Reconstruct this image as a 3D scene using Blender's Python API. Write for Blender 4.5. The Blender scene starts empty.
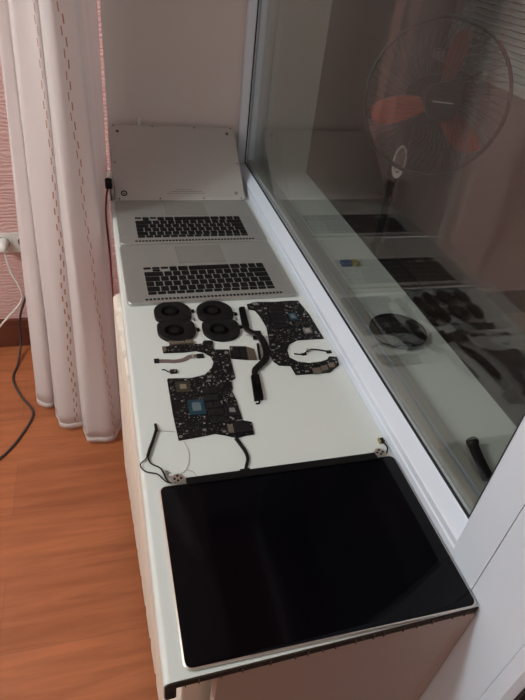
import bpy, bmesh, math, random
from mathutils import Vector, Matrix
random.seed(7)
Z0 = 0.75                      # height of the sill top above the floor
SC = bpy.context.scene
COL = SC.collection
PI = math.pi

# ------------------------------------------------------------------ materials
def nt(name):
    m = bpy.data.materials.new(name); m.use_nodes = True
    n = m.node_tree.nodes; l = m.node_tree.links
    return m, n, l, n['Principled BSDF']
def s2l(c):
    return tuple(((v/255)/12.92 if v/255 <= .04045 else ((v/255+.055)/1.055)**2.4) for v in c)
def mat(name, rgb, rough=.5, metal=0, noise=0, nscale=40, bump=0, bscale=200, spec=None, coat=0):
    m, n, l, b = nt(name)
    c = (*s2l(rgb), 1)
    b.inputs['Base Color'].default_value = c
    b.inputs['Roughness'].default_value = rough
    b.inputs['Metallic'].default_value = metal
    if spec is not None: b.inputs['Specular IOR Level'].default_value = spec
    if coat: b.inputs['Coat Weight'].default_value = coat
    tc = n.new('ShaderNodeTexCoord')
    if noise:
        t = n.new('ShaderNodeTexNoise'); t.inputs['Scale'].default_value = nscale; t.inputs['Detail'].default_value = 4
        l.new(tc.outputs['Object'], t.inputs['Vector'])
        r = n.new('ShaderNodeMixRGB'); r.blend_type = 'MIX'
        r.inputs[1].default_value = (*[v*(1-noise) for v in c[:3]], 1)
        r.inputs[2].default_value = (*[min(1, v*(1+noise)) for v in c[:3]], 1)
        l.new(t.outputs['Fac'], r.inputs[0]); l.new(r.outputs[0], b.inputs['Base Color'])
    if bump:
        t = n.new('ShaderNodeTexNoise'); t.inputs['Scale'].default_value = bscale
        l.new(tc.outputs['Object'], t.inputs['Vector'])
        bp = n.new('ShaderNodeBump'); bp.inputs['Strength'].default_value = bump; bp.inputs['Distance'].default_value = .002
        l.new(t.outputs['Fac'], bp.inputs['Height']); l.new(bp.outputs[0], b.inputs['Normal'])
    return m
M = {}
M['sill'] = mat('sill_plastic', (208, 214, 211), .38, noise=.03, nscale=6)
M['pvc'] = mat('white_pvc', (208, 218, 231), .35, noise=.02, nscale=9)
M['cut'] = mat('raw_cut_edge', (44, 33, 26), .9, noise=.75, nscale=90, bump=.8, bscale=300)
M['cut_web'] = mat('raw_web', (72, 58, 48), .9)
M['alu'] = mat('satin_aluminium', (178, 180, 177), .42, .65, noise=.04, nscale=3)
M['alu_edge'] = mat('bright_aluminium', (205, 200, 192), .3, .9)
M['alu_cover'] = mat('bead_blasted_cover', (186, 183, 180), .55, .5, noise=.07, nscale=4)
M['pad'] = mat('trackpad_glass', (160, 160, 155), .35, .5)
M['key'] = mat('black_key', (9, 9, 10), .6, spec=.25)
M['dark'] = mat('dark_slot', (12, 12, 13), .8)
M['gasket'] = mat('rubber_gasket', (28, 30, 32), .6)
M['screen'] = mat('screen_glass', (3, 3, 7), .10, spec=.13)
M['clutch'] = mat('black_clutch_plastic', (8, 8, 9), .55, spec=.2)
M['pcb'] = mat('black_circuit_board', (12, 12, 14), .5, noise=.35, nscale=260, spec=.3)
M['blower'] = mat('black_blower_plastic', (10, 10, 11), .6, spec=.3)
M['blower2'] = mat('black_impeller', (7, 7, 8), .7, spec=.2)
M['chip'] = mat('chip_black', (22, 22, 25), .45, spec=.35)
M['chip_blue'] = mat('chip_blue_substrate', (18, 54, 70), .4)
M['die'] = mat('silicon_die', (112, 130, 136), .25, .4)
M['chip_brown'] = mat('chip_olive_substrate', (52, 49, 38), .45)
M['tan'] = mat('tan_component', (128, 118, 100), .5)
M['silver'] = mat('solder_silver', (190, 188, 180), .35, .7)
M['grey'] = mat('grey_component', (112, 112, 110), .5)
M['tail'] = mat('brown_card_end', (84, 73, 60), .5)
M['port'] = mat('connector_shell', (122, 112, 100), .45, .5)
M['heat'] = mat('black_heat_pipe', (9, 8, 8), .5, spec=.3)
M['cable'] = mat('black_cable', (9, 9, 10), .6, spec=.3)
M['pale'] = mat('clear_antenna_wire', (190, 186, 172), .4)
M['flexbr'] = mat('flex_cable_brown', (112, 96, 92), .5)
M['brass'] = mat('brass_contact', (186, 168, 122), .35, .8)
M['rad'] = mat('radiator_enamel', (224, 217, 205), .4, noise=.05, nscale=30)
M['white'] = mat('white_plastic', (225, 224, 218), .4)
M['greycord'] = mat('dark_grey_cord', (66, 58, 58), .6)
M['redcord'] = mat('dark_red_cord', (110, 24, 26), .5)
M['plaster'] = mat('painted_reveal', (212, 202, 198), .65, noise=.03, nscale=5, bump=.1, bscale=60)
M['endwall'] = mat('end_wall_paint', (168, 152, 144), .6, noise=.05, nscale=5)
M['ceil'] = mat('ceiling_paint', (225, 220, 212), .8, noise=.02)
M['base'] = mat('baseboard_wood', (104, 56, 40), .5, noise=.2, nscale=14)
M['ledge'] = mat('outer_ledge', (200, 203, 198), .5, noise=.06, nscale=7)
M['balc'] = mat('balcony_wall', (140, 128, 124), .8, noise=.06, nscale=3, bump=.2, bscale=40)
M['balcfl'] = mat('balcony_floor_tile', (92, 78, 72), .7, noise=.1, nscale=9)
M['blind'] = mat('blind_slat', (228, 234, 232), .5)
M['fan_or'] = mat('orange_fan_blade', (150, 60, 34), .4)
M['fan_bk'] = mat('black_fan_plastic', (18, 17, 17), .4)
M['fan_gr'] = mat('fan_grille_wire', (48, 46, 48), .4, .4)
M['fan_wh'] = mat('fan_panel_white', (215, 205, 200), .4)
M['fan_pk'] = mat('fan_panel_grey', (120, 90, 88), .5)
M['bat_blue'] = mat('blue_label', (52, 78, 130), .4)
M['bat_yel'] = mat('yellow_label', (176, 160, 86), .4)
M['text'] = mat('engraved_text', (112, 108, 105), .6)
M['foot'] = mat('dark_foot_ring', (24, 22, 24), .6)

def floor_mat():
    m, n, l, b = nt('orange_laminate')
    tc = n.new('ShaderNodeTexCoord')
    br = n.new('ShaderNodeTexBrick'); br.offset = .37; br.squash = 1
    br.inputs['Scale'].default_value = 1; br.inputs['Brick Width'].default_value = 1.25; br.inputs['Row Height'].default_value = .192
    br.inputs['Mortar Size'].default_value = .0012; br.inputs['Mortar Smooth'].default_value = .6
    br.inputs['Color1'].default_value = (*s2l((180, 109, 70)), 1); br.inputs['Color2'].default_value = (*s2l((168, 100, 64)), 1)
    br.inputs['Mortar'].default_value = (*s2l((150, 92, 64)), 1)
    mp = n.new('ShaderNodeMapping'); mp.inputs['Location'].default_value = (.18, .045, 0)
    l.new(tc.outputs['Object'], mp.inputs[0]); l.new(mp.outputs[0], br.inputs['Vector'])
    mp2 = n.new('ShaderNodeMapping'); mp2.inputs['Scale'].default_value = (1.5, 16, 1)
    t = n.new('ShaderNodeTexNoise'); t.inputs['Scale'].default_value = 2.2; t.inputs['Detail'].default_value = 8; t.inputs['Roughness'].default_value = .6
    t.inputs['Distortion'].default_value = .6
    l.new(tc.outputs['Object'], mp2.inputs[0]); l.new(mp2.outputs[0], t.inputs['Vector'])
    cr = n.new('ShaderNodeValToRGB'); cr.color_ramp.elements[0].position = .3; cr.color_ramp.elements[0].color = (.72, .68, .66, 1)
    cr.color_ramp.elements[1].position = .65; cr.color_ramp.elements[1].color = (1.08, 1.08, 1.06, 1)
    l.new(t.outputs['Fac'], cr.inputs[0])
    mx = n.new('ShaderNodeMixRGB'); mx.blend_type = 'MULTIPLY'; mx.inputs[0].default_value = 1
    l.new(br.outputs['Color'], mx.inputs[1]); l.new(cr.outputs[0], mx.inputs[2]); l.new(mx.outputs[0], b.inputs['Base Color'])
    b.inputs['Roughness'].default_value = .36
    return m
def wallpaper():
    m, n, l, b = nt('pink_wallpaper')
    tc = n.new('ShaderNodeTexCoord')
    mp = n.new('ShaderNodeMapping'); mp.inputs['Scale'].default_value = (1, 1, 1.6)
    w = n.new('ShaderNodeTexWave'); w.bands_direction = 'Z'; w.inputs['Scale'].default_value = 16; w.inputs['Distortion'].default_value = 9
    w.inputs['Detail'].default_value = 2; w.inputs['Detail Scale'].default_value = 1.1
    l.new(tc.outputs['Object'], mp.inputs[0]); l.new(mp.outputs[0], w.inputs['Vector'])
    r = n.new('ShaderNodeMixRGB'); r.inputs[1].default_value = (*s2l((214, 174, 170)), 1); r.inputs[2].default_value = (*s2l((226, 190, 186)), 1)
    l.new(w.outputs['Fac'], r.inputs[0]); l.new(r.outputs[0], b.inputs['Base Color'])
    bp = n.new('ShaderNodeBump'); bp.inputs['Strength'].default_value = .5; bp.inputs['Distance'].default_value = .003
    l.new(w.outputs['Fac'], bp.inputs['Height']); l.new(bp.outputs[0], b.inputs['Normal'])
    b.inputs['Roughness'].default_value = .75
    return m
def glass_mat():
    m, n, l, b = nt('window_glass')
    n.remove(b)
    tr = n.new('ShaderNodeBsdfTransparent'); tr.inputs[0].default_value = (.95, .963, .955, 1)
    gl = n.new('ShaderNodeBsdfGlossy'); gl.inputs['Roughness'].default_value = .012; gl.inputs[0].default_value = (.95, .95, .95, 1)
    lw = n.new('ShaderNodeLayerWeight')
    pw = n.new('ShaderNodeMath'); pw.operation = 'POWER'; pw.inputs[1].default_value = 5; l.new(lw.outputs['Facing'], pw.inputs[0])
    fr = n.new('ShaderNodeMath'); fr.operation = 'MULTIPLY_ADD'; fr.inputs[1].default_value = .95; fr.inputs[2].default_value = .035; l.new(pw.outputs[0], fr.inputs[0])
    mx = n.new('ShaderNodeMixShader')
    l.new(fr.outputs[0], mx.inputs[0]); l.new(tr.outputs[0], mx.inputs[1]); l.new(gl.outputs[0], mx.inputs[2])
    l.new(mx.outputs[0], n['Material Output'].inputs[0])
    return m
UB, UC, UD = .428, .434, .680
def curtain_mat(dash):
    m, n, l, b = nt('sheer_curtain_embroidered' if dash else 'sheer_curtain_hem')
    out = n['Material Output']
    base = n.new('ShaderNodeRGB'); base.outputs[0].default_value = (*s2l((247, 244, 244)), 1)
    colour = base.outputs[0]
    fac = None
    if dash:
        uv = n.new('ShaderNodeUVMap'); sp = n.new('ShaderNodeSeparateXYZ'); l.new(uv.outputs[0], sp.inputs[0])
        def math_(op, a, bb=None):
            q = n.new('ShaderNodeMath'); q.operation = op
            for i, v in enumerate((a, bb)):
                if v is None: continue
                if isinstance(v, (int, float)): q.inputs[i].default_value = v
                else: l.new(v, q.inputs[i])
            return q.outputs[0]
        U, V = sp.outputs[0], sp.outputs[1]
        tot = None
        for u0, ph in ((UB, 0), (UC, .5), (UD, .2), (UD+.007, .7)):
            vv = math_('FRACT', math_('ADD', math_('MULTIPLY', V, 24), ph))
            on = math_('LESS_THAN', vv, .42)
            wob = math_('ADD', math_('MULTIPLY', math_('SINE', math_('MULTIPLY', V, 26)), .002), math_('MULTIPLY', V, .022 if u0 > .6 else 0))
            band = math_('LESS_THAN', math_('ABSOLUTE', math_('SUBTRACT', math_('ADD', U, wob), u0)), .0015)
            k = math_('MULTIPLY', on, band)
            tot = k if tot is None else math_('MAXIMUM', tot, k)
        r = n.new('ShaderNodeMixRGB'); r.inputs[2].default_value = (*s2l((204, 158, 128)), 1)
        l.new(tot, r.inputs[0]); l.new(base.outputs[0], r.inputs[1]); colour = r.outputs[0]
        fac = tot
    df = n.new('ShaderNodeBsdfDiffuse'); tl = n.new('ShaderNodeBsdfTranslucent'); tp = n.new('ShaderNodeBsdfTransparent')
    l.new(colour, df.inputs[0]); l.new(colour, tl.inputs[0])
    n.remove(b)
    a = n.new('ShaderNodeMixShader'); a.inputs[0].default_value = .5
    l.new(df.outputs[0], a.inputs[1]); l.new(tl.outputs[0], a.inputs[2])
    c = n.new('ShaderNodeMixShader'); c.inputs[0].default_value = .76 if dash else .93
    l.new(tp.outputs[0], c.inputs[1]); l.new(a.outputs[0], c.inputs[2]); l.new(c.outputs[0], out.inputs[0])
    return m
M['floor'] = floor_mat(); M['paper'] = wallpaper(); M['glass'] = glass_mat()
M['curtain'] = curtain_mat(True); M['hem'] = curtain_mat(False)

# ------------------------------------------------------------------ builders
def tag(o, label=None, cat=None, group=None, kind=None):
    if label: o['label'] = label
    if cat: o['category'] = cat
    if group: o['group'] = group
    if kind: o['kind'] = kind
    return o
def thing(name, base, label=None, cat=None, group=None, kind=None, rz=0):
    o = bpy.data.objects.new(name, None); COL.objects.link(o)
    o.empty_display_size = .02
    o.location = (base[0], base[1], base[2]+Z0); o.rotation_euler = (0, 0, rz)
    o['_b'] = list(base)
    return tag(o, label, cat, group, kind)
class MB:
    """collects shapes in sill coordinates (z = 0 on the sill top) and links them as one mesh"""
    def __init__(s): s.bm = bmesh.new(); s.mats = []; s.cur = 0
    def use(s, m):
        if m not in s.mats: s.mats.append(m)
        s.cur = s.mats.index(m); return s
    def _f(s, vs):
        try: f = s.bm.faces.new(vs); f.material_index = s.cur; return f
        except ValueError: return None
    def box(s, a, b, bev=0):
        x0, y0, z0 = a; x1, y1, z1 = b
        if bev <= 0:
            v = [s.bm.verts.new(p) for p in ((x0,y0,z0),(x1,y0,z0),(x1,y1,z0),(x0,y1,z0),(x0,y0,z1),(x1,y0,z1),(x1,y1,z1),(x0,y1,z1))]
            for f in ((3,2,1,0),(4,5,6,7),(0,1,5,4),(1,2,6,5),(2,3,7,6),(3,0,4,7)): s._f([v[i] for i in f])
        else:
            pts = rrect(x0, y0, x1, y1, bev, 3)
            e = min(bev*.5, (z1-z0)*.3); inn = rrect(x0+e, y0+e, x1-e, y1-e, max(bev-e, 1e-5), 3)
            s.loft([[(p[0], p[1], z0) for p in pts], [(p[0], p[1], z1-e) for p in pts], [(p[0], p[1], z1) for p in inn]])
        return s
    def obox(s, c, ux, hx, hy, z0, z1):
        """box turned in the plane: centre c, unit axis ux"""
        uy = (-ux[1], ux[0])
        pts = [(c[0]+a*hx*ux[0]+b*hy*uy[0], c[1]+a*hx*ux[1]+b*hy*uy[1]) for a, b in ((-1,-1),(1,-1),(1,1),(-1,1))]
        return s.prism(pts, z0, z1)
    def loft(s, rings, cap0=True, cap1=True, closed=True):
        R = [[s.bm.verts.new(p) for p in r] for r in rings]
        n = len(R[0])
        for a, b in zip(R, R[1:]):
            for i in range(n if closed else n-1):
                s._f([a[i], a[(i+1) % n], b[(i+1) % n], b[i]])
        if cap0: s._f(R[0][::-1])
        if cap1: s._f(R[-1])
        return s
    def prism(s, pts, z0, z1):
        ar = sum(pts[i][0]*pts[(i+1)%len(pts)][1]-pts[(i+1)%len(pts)][0]*pts[i][1] for i in range(len(pts)))
        if ar < 0: pts = pts[::-1]
        return s.loft([[(x, y, z0) for x, y in pts], [(x, y, z1) for x, y in pts]])
    def tube(s, pts, r, n=8, smooth=True):
        P = [Vector(p) for p in (crom(pts, 6) if smooth and len(pts) > 2 else pts)]
        rings = []; up = Vector((0, 0, 1)); last = None
        for i, p in enumerate(P):
            d = (P[min(i+1, len(P)-1)]-P[max(i-1, 0)]).normalized()
            if last is None:
                a = d.cross(up); a = a if a.length > .05 else d.cross(Vector((1, 0, 0)))
            else: a = last-d*last.dot(d)
            a.normalize(); last = a; b = d.cross(a)
            rr = r(i/(len(P)-1)) if callable(r) else r
            rings.append([p+a*rr*math.cos(2*PI*k/n)+b*rr*math.sin(2*PI*k/n) for k in range(n)])
        return s.loft(rings)
    def ribbon(s, pts, w, z0, h):
        """flat band following a path that lies on the sill"""
        P = crom([(*p[:2], 0) for p in pts], 6) if len(pts) > 2 else [(*p[:2], 0) for p in pts]
        rings = []
        for i, p in enumerate(P):
            a, b = P[max(i-1, 0)], P[min(i+1, len(P)-1)]
            d = Vector((b[0]-a[0], b[1]-a[1])).normalized(); nrm = Vector((-d.y, d.x))
            ww = (w(i/(len(P)-1)) if callable(w) else w)/2
            l_, r_ = (p[0]+nrm.x*ww, p[1]+nrm.y*ww), (p[0]-nrm.x*ww, p[1]-nrm.y*ww)
            e = min(.25*ww, .3*h)
            li, ri = (p[0]+nrm.x*(ww-e), p[1]+nrm.y*(ww-e)), (p[0]-nrm.x*(ww-e), p[1]-nrm.y*(ww-e))
            rings.append([(*l_, z0), (*r_, z0), (*r_, z0+h-e), (*ri, z0+h), (*li, z0+h), (*l_, z0+h-e)])
        return s.loft(rings)
    def cyl(s, c, r, z0, z1, n=24, r1=None):
        r1 = r if r1 is None else r1
        return s.loft([[(c[0]+r*math.cos(2*PI*k/n), c[1]+r*math.sin(2*PI*k/n), z0) for k in range(n)],
                       [(c[0]+r1*math.cos(2*PI*k/n), c[1]+r1*math.sin(2*PI*k/n), z1) for k in range(n)]])
    def ring(s, c, ri, ro, z0, z1, n=24):
        f = lambda r, z: [(c[0]+r*math.cos(2*PI*k/n), c[1]+r*math.sin(2*PI*k/n), z) for k in range(n)]
        R = [f(ro, z0), f(ro, z1), f(ri, z1), f(ri, z0), f(ro, z0)]
        return s.loft(R, False, False)
    def build(s, name, m=None, parent=None, label=None, smooth=False, kind=None, mtx=None):
        if mtx is not None: bmesh.ops.transform(s.bm, matrix=mtx, verts=s.bm.verts)
        bmesh.ops.remove_doubles(s.bm, verts=s.bm.verts, dist=1e-7)
        bmesh.ops.recalc_face_normals(s.bm, faces=s.bm.faces)
        b = Vector((0, 0, 0)); q = parent; rz = 0
        if parent is not None:
            top = parent
            while top.parent is not None: top = top.parent
            b = Vector(top['_b']) if '_b' in top else Vector(top.get('_b', (0, 0, 0)))
            bmesh.ops.translate(s.bm, vec=-b, verts=s.bm.verts)
        else:
            xs = [v.co for v in s.bm.verts]
            b = Vector(((min(v.x for v in xs)+max(v.x for v in xs))/2, (min(v.y for v in xs)+max(v.y for v in xs))/2, min(v.z for v in xs)))
            bmesh.ops.translate(s.bm, vec=-b, verts=s.bm.verts)
        me = bpy.data.meshes.new(name); s.bm.to_mesh(me); s.bm.free()
        for k in (s.mats or [m]): me.materials.append(M[k] if isinstance(k, str) else k)
        if smooth:
            for p in me.polygons: p.use_smooth = True
            try: me.set_sharp_from_angle(angle=math.radians(38))
            except Exception: pass
        o = bpy.data.objects.new(name, me); COL.objects.link(o)
        if parent is not None: o.parent = parent
        else:
            o.location = (b.x, b.y, b.z+Z0); o['_b'] = list(b)
        return tag(o, label, kind=kind)
def crom(pts, k=8):
    P = [Vector(p) for p in pts]; out = []
    for i in range(len(P)-1):
        p0, p1, p2, p3 = P[max(i-1, 0)], P[i], P[i+1], P[min(i+2, len(P)-1)]
        for j in range(k):
            t = j/k
            out.append(.5*((2*p1)+(p2-p0)*t+(2*p0-5*p1+4*p2-p3)*t*t+(3*p1-p0-3*p2+p3)*t**3))
    out.append(P[-1]); return out
def rrect(x0, y0, x1, y1, r, n=5):
    out = []
    for cx, cy, a0 in ((x1-r, y0+r, -90), (x1-r, y1-r, 0), (x0+r, y1-r, 90), (x0+r, y0+r, 180)):
        for k in range(n+1):
            a = math.radians(a0+90*k/n); out.append((cx+r*math.cos(a), cy+r*math.sin(a)))
    return out
def inside(p, poly):
    x, y = p; c = False; j = len(poly)-1
    for i in range(len(poly)):
        xi, yi = poly[i]; xj, yj = poly[j]
        if (yi > y) != (yj > y) and x < (xj-xi)*(y-yi)/(yj-yi)+xi: c = not c
        j = i
    return c
def copy_tree(o, parent=None):
    c = o.copy(); COL.objects.link(c); c.parent = parent
    for ch in [q for q in bpy.data.objects if q.parent == o]: copy_tree(ch, c)
    return c
def struct(name, mb, m): return mb.build(name, m, kind='structure')

# ------------------------------------------------------------------ room shell
FW = 1.62      # far wall
RV = 1.43      # window reveal
struct('floor', MB().box((-3.2, -2.6, -.80), (.0, FW, -.75)).box((0, -2.6, -.80), (.36, -.012, -.75)), 'floor')
struct('ceiling', MB().box((-3.2, -2.6, 1.75), (.0, FW, 1.80)), 'ceil')
struct('wall_far', MB().box((-3.2, FW, -.75), (.44, FW+.12, 1.75)), 'paper')
struct('wall_left', MB().box((-3.32, -2.6, -.75), (-3.2, FW, 1.75)), 'ceil')
struct('wall_back', MB().box((-3.2, -2.72, -.75), (.36, -2.6, 1.75)), 'ceil')
# window wall: corner pier beyond the reveal, niche parapet under the sill, lintel and the wall past the door
struct('wall_window', MB().box((-.008, RV+.012, -.75), (.44, FW, 1.75)).box((.105, .0121, -.75), (.44, RV+.012, -.03))
       .box((0, -2.6, 1.45), (.44, RV+.012, 1.75)).box((.0, -2.6, -.75), (.44, -1.05, 1.45)), 'paper')
struct('wall_reveal', MB().box((-.012, RV, -.018), (.43, RV+.0119, 1.45)), 'plaster')
# painted end face of the parapet beside the door, with its chamfered corner
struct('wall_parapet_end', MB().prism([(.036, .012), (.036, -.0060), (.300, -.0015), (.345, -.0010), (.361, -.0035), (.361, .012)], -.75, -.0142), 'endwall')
struct('baseboard_far', MB().box((-3.2, FW-.016, -.75), (-.008, FW-.0002, -.635)).box((-3.2, FW-.022, -.75), (-.008, FW-.0161, -.66)), 'base')

# window sill: plastic board with rounded nose and down-turned lip
def sill():
    t = thing('window_sill', (.17, .7, -.04), 'long white plastic window sill holding the dismantled laptop parts', 'window sill')
    nose = [(.362, -.013), (.362, 0), (-.014, 0)]
    for k in range(1, 6):
        a = PI/2+k*PI/10; nose.append((-.014+.008*math.cos(a), -.008+.008*math.sin(a)))
    nose += [(-.022, -.036), (-.0205, -.0385), (-.012, -.0385), (-.010, -.036), (-.010, -.013)]
    a = MB(); y0, y1 = -.008, RV
    yn = lambda x: y0+.0075*max(x, 0)/.36
    a.loft([[(x, yn(x), z) for x, z in nose], [(x, y1, z) for x, z in nose]]).build('sill_board', 'sill', t, smooth=True)
    b = MB()
    inner = [(x+(.0012 if x < 0 else 0) - (.001 if x > .3 else 0), z-(.0014 if z > -.01 else -.0008)) for x, z in nose]
    b.loft([[(x, yn(x)-.0012-.0008*random.random(), z) for x, z in inner], [(x, yn(x), z) for x, z in inner]])
    # ragged webs of the hollow core
    b.build('cut_end', 'cut', t, label='rough brown sawn end of the sill')
    c = MB(); x = .0
    while x < .345:
        c.box((x, yn(x)-.0032, -.0118), (x+.001, yn(x)-.0010, -.002-.005*random.random())); x += .012+.02*random.random()
    c.build('core_web', 'cut_web', t)
    return t
sill()

# radiator under the sill
rd = thing('radiator', (.012, .45, -.70), 'cream sectional radiator tucked under the front edge of the sill', 'radiator', rz=.043)
rd.location.x += .0245
sec = None
for i in range(11):
    y = .035+.0755*i
    if sec is None:
        b = MB()
        prof = []
        for k in range(13):
            a = PI*k/12
            prof.append((.0-.044*math.cos(a), -.075+.016*math.sin(a)))
        prof += [(.044, -.64), (-.044, -.64)]
        b.loft([[(x*.86, y+.0005, z-.006) for x, z in prof], [(x, y+.010, z) for x, z in prof], [(x, y+.063, z) for x, z in prof], [(x*.86, y+.0725, z-.006) for x, z in prof]])
        b.box((-.0365, y-.001, -.60), (.03, y+.0745, -.072)); b.box((-.02, y-.002, -.62), (.02, y+.0745, -.585))
        sec = b.build('radiator_section', 'rad', rd, smooth=True)
    else:
        c = sec.copy(); COL.objects.link(c); c.parent = rd; c.location = (0, .0755*i, 0)
for z in (-.60, -.115): MB().tube([(.01, .865, z), (.01, 1.1, z), (.01, 1.4, z)], .010).build('radiator_pipe', 'rad', rd, smooth=True)
for y in (.1, .78): MB().box((-.01, y, -.75), (.03, y+.02, -.64)).build('foot', 'rad', rd)

# ------------------------------------------------------------------ window 1
w1 = thing('window_1', (.39, .7, 0), kind='structure')
def railx(mb, prof, y0, y1):   # profile in (x, z) swept along y
    mb.loft([[(x, y0, z) for x, z in prof], [(x, y1, z) for x, z in prof]])
def railz(mb, prof, z0, z1):   # profile in (x, y) swept along z
    mb.loft([[(x, y, z0) for x, y in prof], [(x, y, z1) for x, y in prof]])
fr = MB()
railx(fr, [(.3625, -.02), (.3625, .014), (.3645, .016), (.3645, .026), (.367, .029), (.384, .040), (.3865, .0425), (.427, .0425), (.43, .03), (.43, -.02)], .0702, RV)
fr.build('bottom_rail', 'pvc', w1)
jm = MB(); railz(jm, [(.3623, .0195), (.3623, .070), (.366, .074), (.384, .088), (.3867, .0905), (.4268, .0905), (.4298, .085), (.4298, .0195)], -.02, 1.45)
jm.build('near_jamb', 'pvc', w1)
jm = MB(); railz(jm, [(.3665, RV), (.3665, RV-.022), (.384, RV-.034), (.43, RV-.034), (.43, RV)], .0405, 1.45)
jm.build('far_jamb', 'pvc', w1)
jm = MB(); railx(jm, [(.3625, 1.45), (.3625, 1.40), (.384, 1.385), (.43, 1.385), (.43, 1.45)], .0195, RV)
jm.build('top_rail', 'pvc', w1)
g = MB().box((.3865, .0895, .0425), (.3895, RV-.033, .0455)).box((.3865, .0895, .0455), (.3895, .0925, 1.386)).box((.3865, RV-.0365, .0455), (.3895, RV-.033, 1.386))
g.build('gasket', 'gasket', w1)
MB().box((.396, .088, .040), (.412, RV-.03, .0515)).box((.396, .088, .0515), (.412, .096, 1.386)).build('spacer_bar', 'silver', w1)
def pane(par, x, y0, y1, z0, z1, name='pane'):
    MB().box((x-.0005, y0, z0), (x+.0005, y1, z1)).build(name, 'glass', par)
pane(w1, .392, .085, RV-.03, .036, 1.39); pane(w1, .4155, .085, RV-.03, .036, 1.39)

# balcony door: frame post beside the window, sash, panes
d1 = thing('door_1', (.39, -.5, -.75), kind='structure')
a = MB()
railz(a, [(.3625, .0185), (.3625, -.0655), (.364, -.0668), (.43, -.0668), (.43, .0185)], -.75, 1.45)
a.build('door_frame', 'pvc', d1)
a = MB(); railz(a, [(.3600, -.0676), (.3585, -.0690), (.3585, -.0850), (.3660, -.0920), (.42, -.0920), (.42, -.0676)], -.73, 1.43)
railz(a, [(.356, -.93), (.356, -1.02), (.42, -1.02), (.42, -.93)], -.73, 1.43)
a.box((.356, -.93, -.73), (.42, -.0921, -.62)).box((.356, -.93, 1.34), (.42, -.0921, 1.43))
a.build('door_sash', 'pvc', d1)
MB().box((.384, -.9305, -.625), (.387, -.0915, 1.345)).build('pane', 'glass', d1)
MB().box((.3665, -.0675, -.73), (.372, -.0669, 1.43)).build('gasket', 'gasket', d1)
MB().box((.3665, -.0965, -.62), (.3835, -.0922, 1.34)).build('gasket', 'gasket', d1)
MB().box((.36, -1.05, -.75), (.43, -1.021, 1.45)).build('door_frame', 'pvc', d1)

# ------------------------------------------------------------------ balcony beyond the glass
struct('trim_1', MB().box((.4301, -.03, -.03), (.605, RV-.0001, .0)).box((.595, -.03, -.06), (.605, RV-.0001, -.03)), 'ledge')          # outer ledge
struct('trim_2', MB().box((.4301, RV, -.06), (.605, RV+.20, 1.5)), 'ledge')                                                    # outer reveal
struct('wall_balcony_end', MB().box((.4402, 2.35, -.75), (1.6, 2.45, 1.8)), 'balc')
struct('wall_balcony_inner', MB().box((.4402, -.05, -.75), (.59, 1.63, -.0601)).box((.4402, 1.6301, -.75), (.5, 2.35, 1.8)), 'balc')
struct('wall_balcony_outer', MB().box((1.5, -1.6, -.75), (1.6, 2.35, .21)), 'balc')
struct('floor_balcony', MB().box((.44, -1.6, -.80), (1.6, 2.45, -.7501)), 'balcfl')
struct('ceiling_balcony', MB().box((.44, -1.6, 1.8), (1.6, 2.45, 1.85)), 'balc')
struct('wall_balcony_near', MB().box((.45, -1.7, -.75), (1.6, -1.6, 1.8)), 'balc')
w2 = thing('window_2', (1.55, .5, .29), kind='structure')
MB().box((1.50, -1.6, .2101), (1.56, 2.35, .25)).box((1.50, -1.6, 1.72), (1.56, 2.35, 1.80)).box((1.50, 2.2, .25), (1.56, 2.26, 1.72)).box((1.50, .5, .25), (1.56, .56, 1.72)).build('window_frame', 'white', w2)
MB().box((1.538, -1.6, .251), (1.541, 2.35, 1.719)).build('pane', 'glass', w2)
bl = thing('window_blind', (1.47, .9, .33), 'pale horizontal blind on the balcony window behind the fan', 'blind')
b = MB(); z = .265
while z < 1.25:
    b.loft([[(1.456, y, z), (1.4567, y, z+.0008), (1.4835, y, z+.0133), (1.483, y, z+.0125)] for y in (.55, 2.13)]); z += .021
b.build('slats', 'blind', bl)
MB().box((1.462, .55, .245), (1.482, 2.13, .257)).build('bottom_bar', 'blind', bl)
MB().box((1.455, .55, 1.252), (1.49, 2.13, 1.285)).build('head_rail', 'blind', bl)
for y in (.85, 1.65): MB().tube([(1.4695, y, .25), (1.4695, y, 1.26)], .0012, 5, False).build('ladder_cord', 'white', bl)

# pedestal fan on the balcony
FC = Vector((.838, 1.155, .304)); FR = .192
f = thing('pedestal_fan', (.81, 1.20, -.75), 'tall pedestal fan with orange blades standing behind the window glass', 'fan')
dirn = Vector((-.30, -.93, .16)).normalized()           # the way the fan faces
ux = Vector((0, 0, 1)).cross(dirn).normalized(); uy = dirn.cross(ux)
FM = Matrix.Translation(FC) @ Matrix((ux, uy, dirn)).transposed().to_4x4()
def arc_pts(r, z, n=48): return [FM @ Vector((r*math.cos(2*PI*k/n), r*math.sin(2*PI*k/n), z)) for k in range(n)]
def torus(mb, R, z, r, n=48, q=8):
    rings = []
    for k in range(n+1):
        a = 2*PI*k/n
        rings.append([FM @ Vector(((R+r*math.cos(2*PI*j/q))*math.cos(a), (R+r*math.cos(2*PI*j/q))*math.sin(a), z+r*math.sin(2*PI*j/q))) for j in range(q)])
    mb.loft(rings, False, False)
b = MB(); torus(b, FR, .0, .0055); b.build('grille_rim', 'fan_bk', f, smooth=True)
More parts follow.
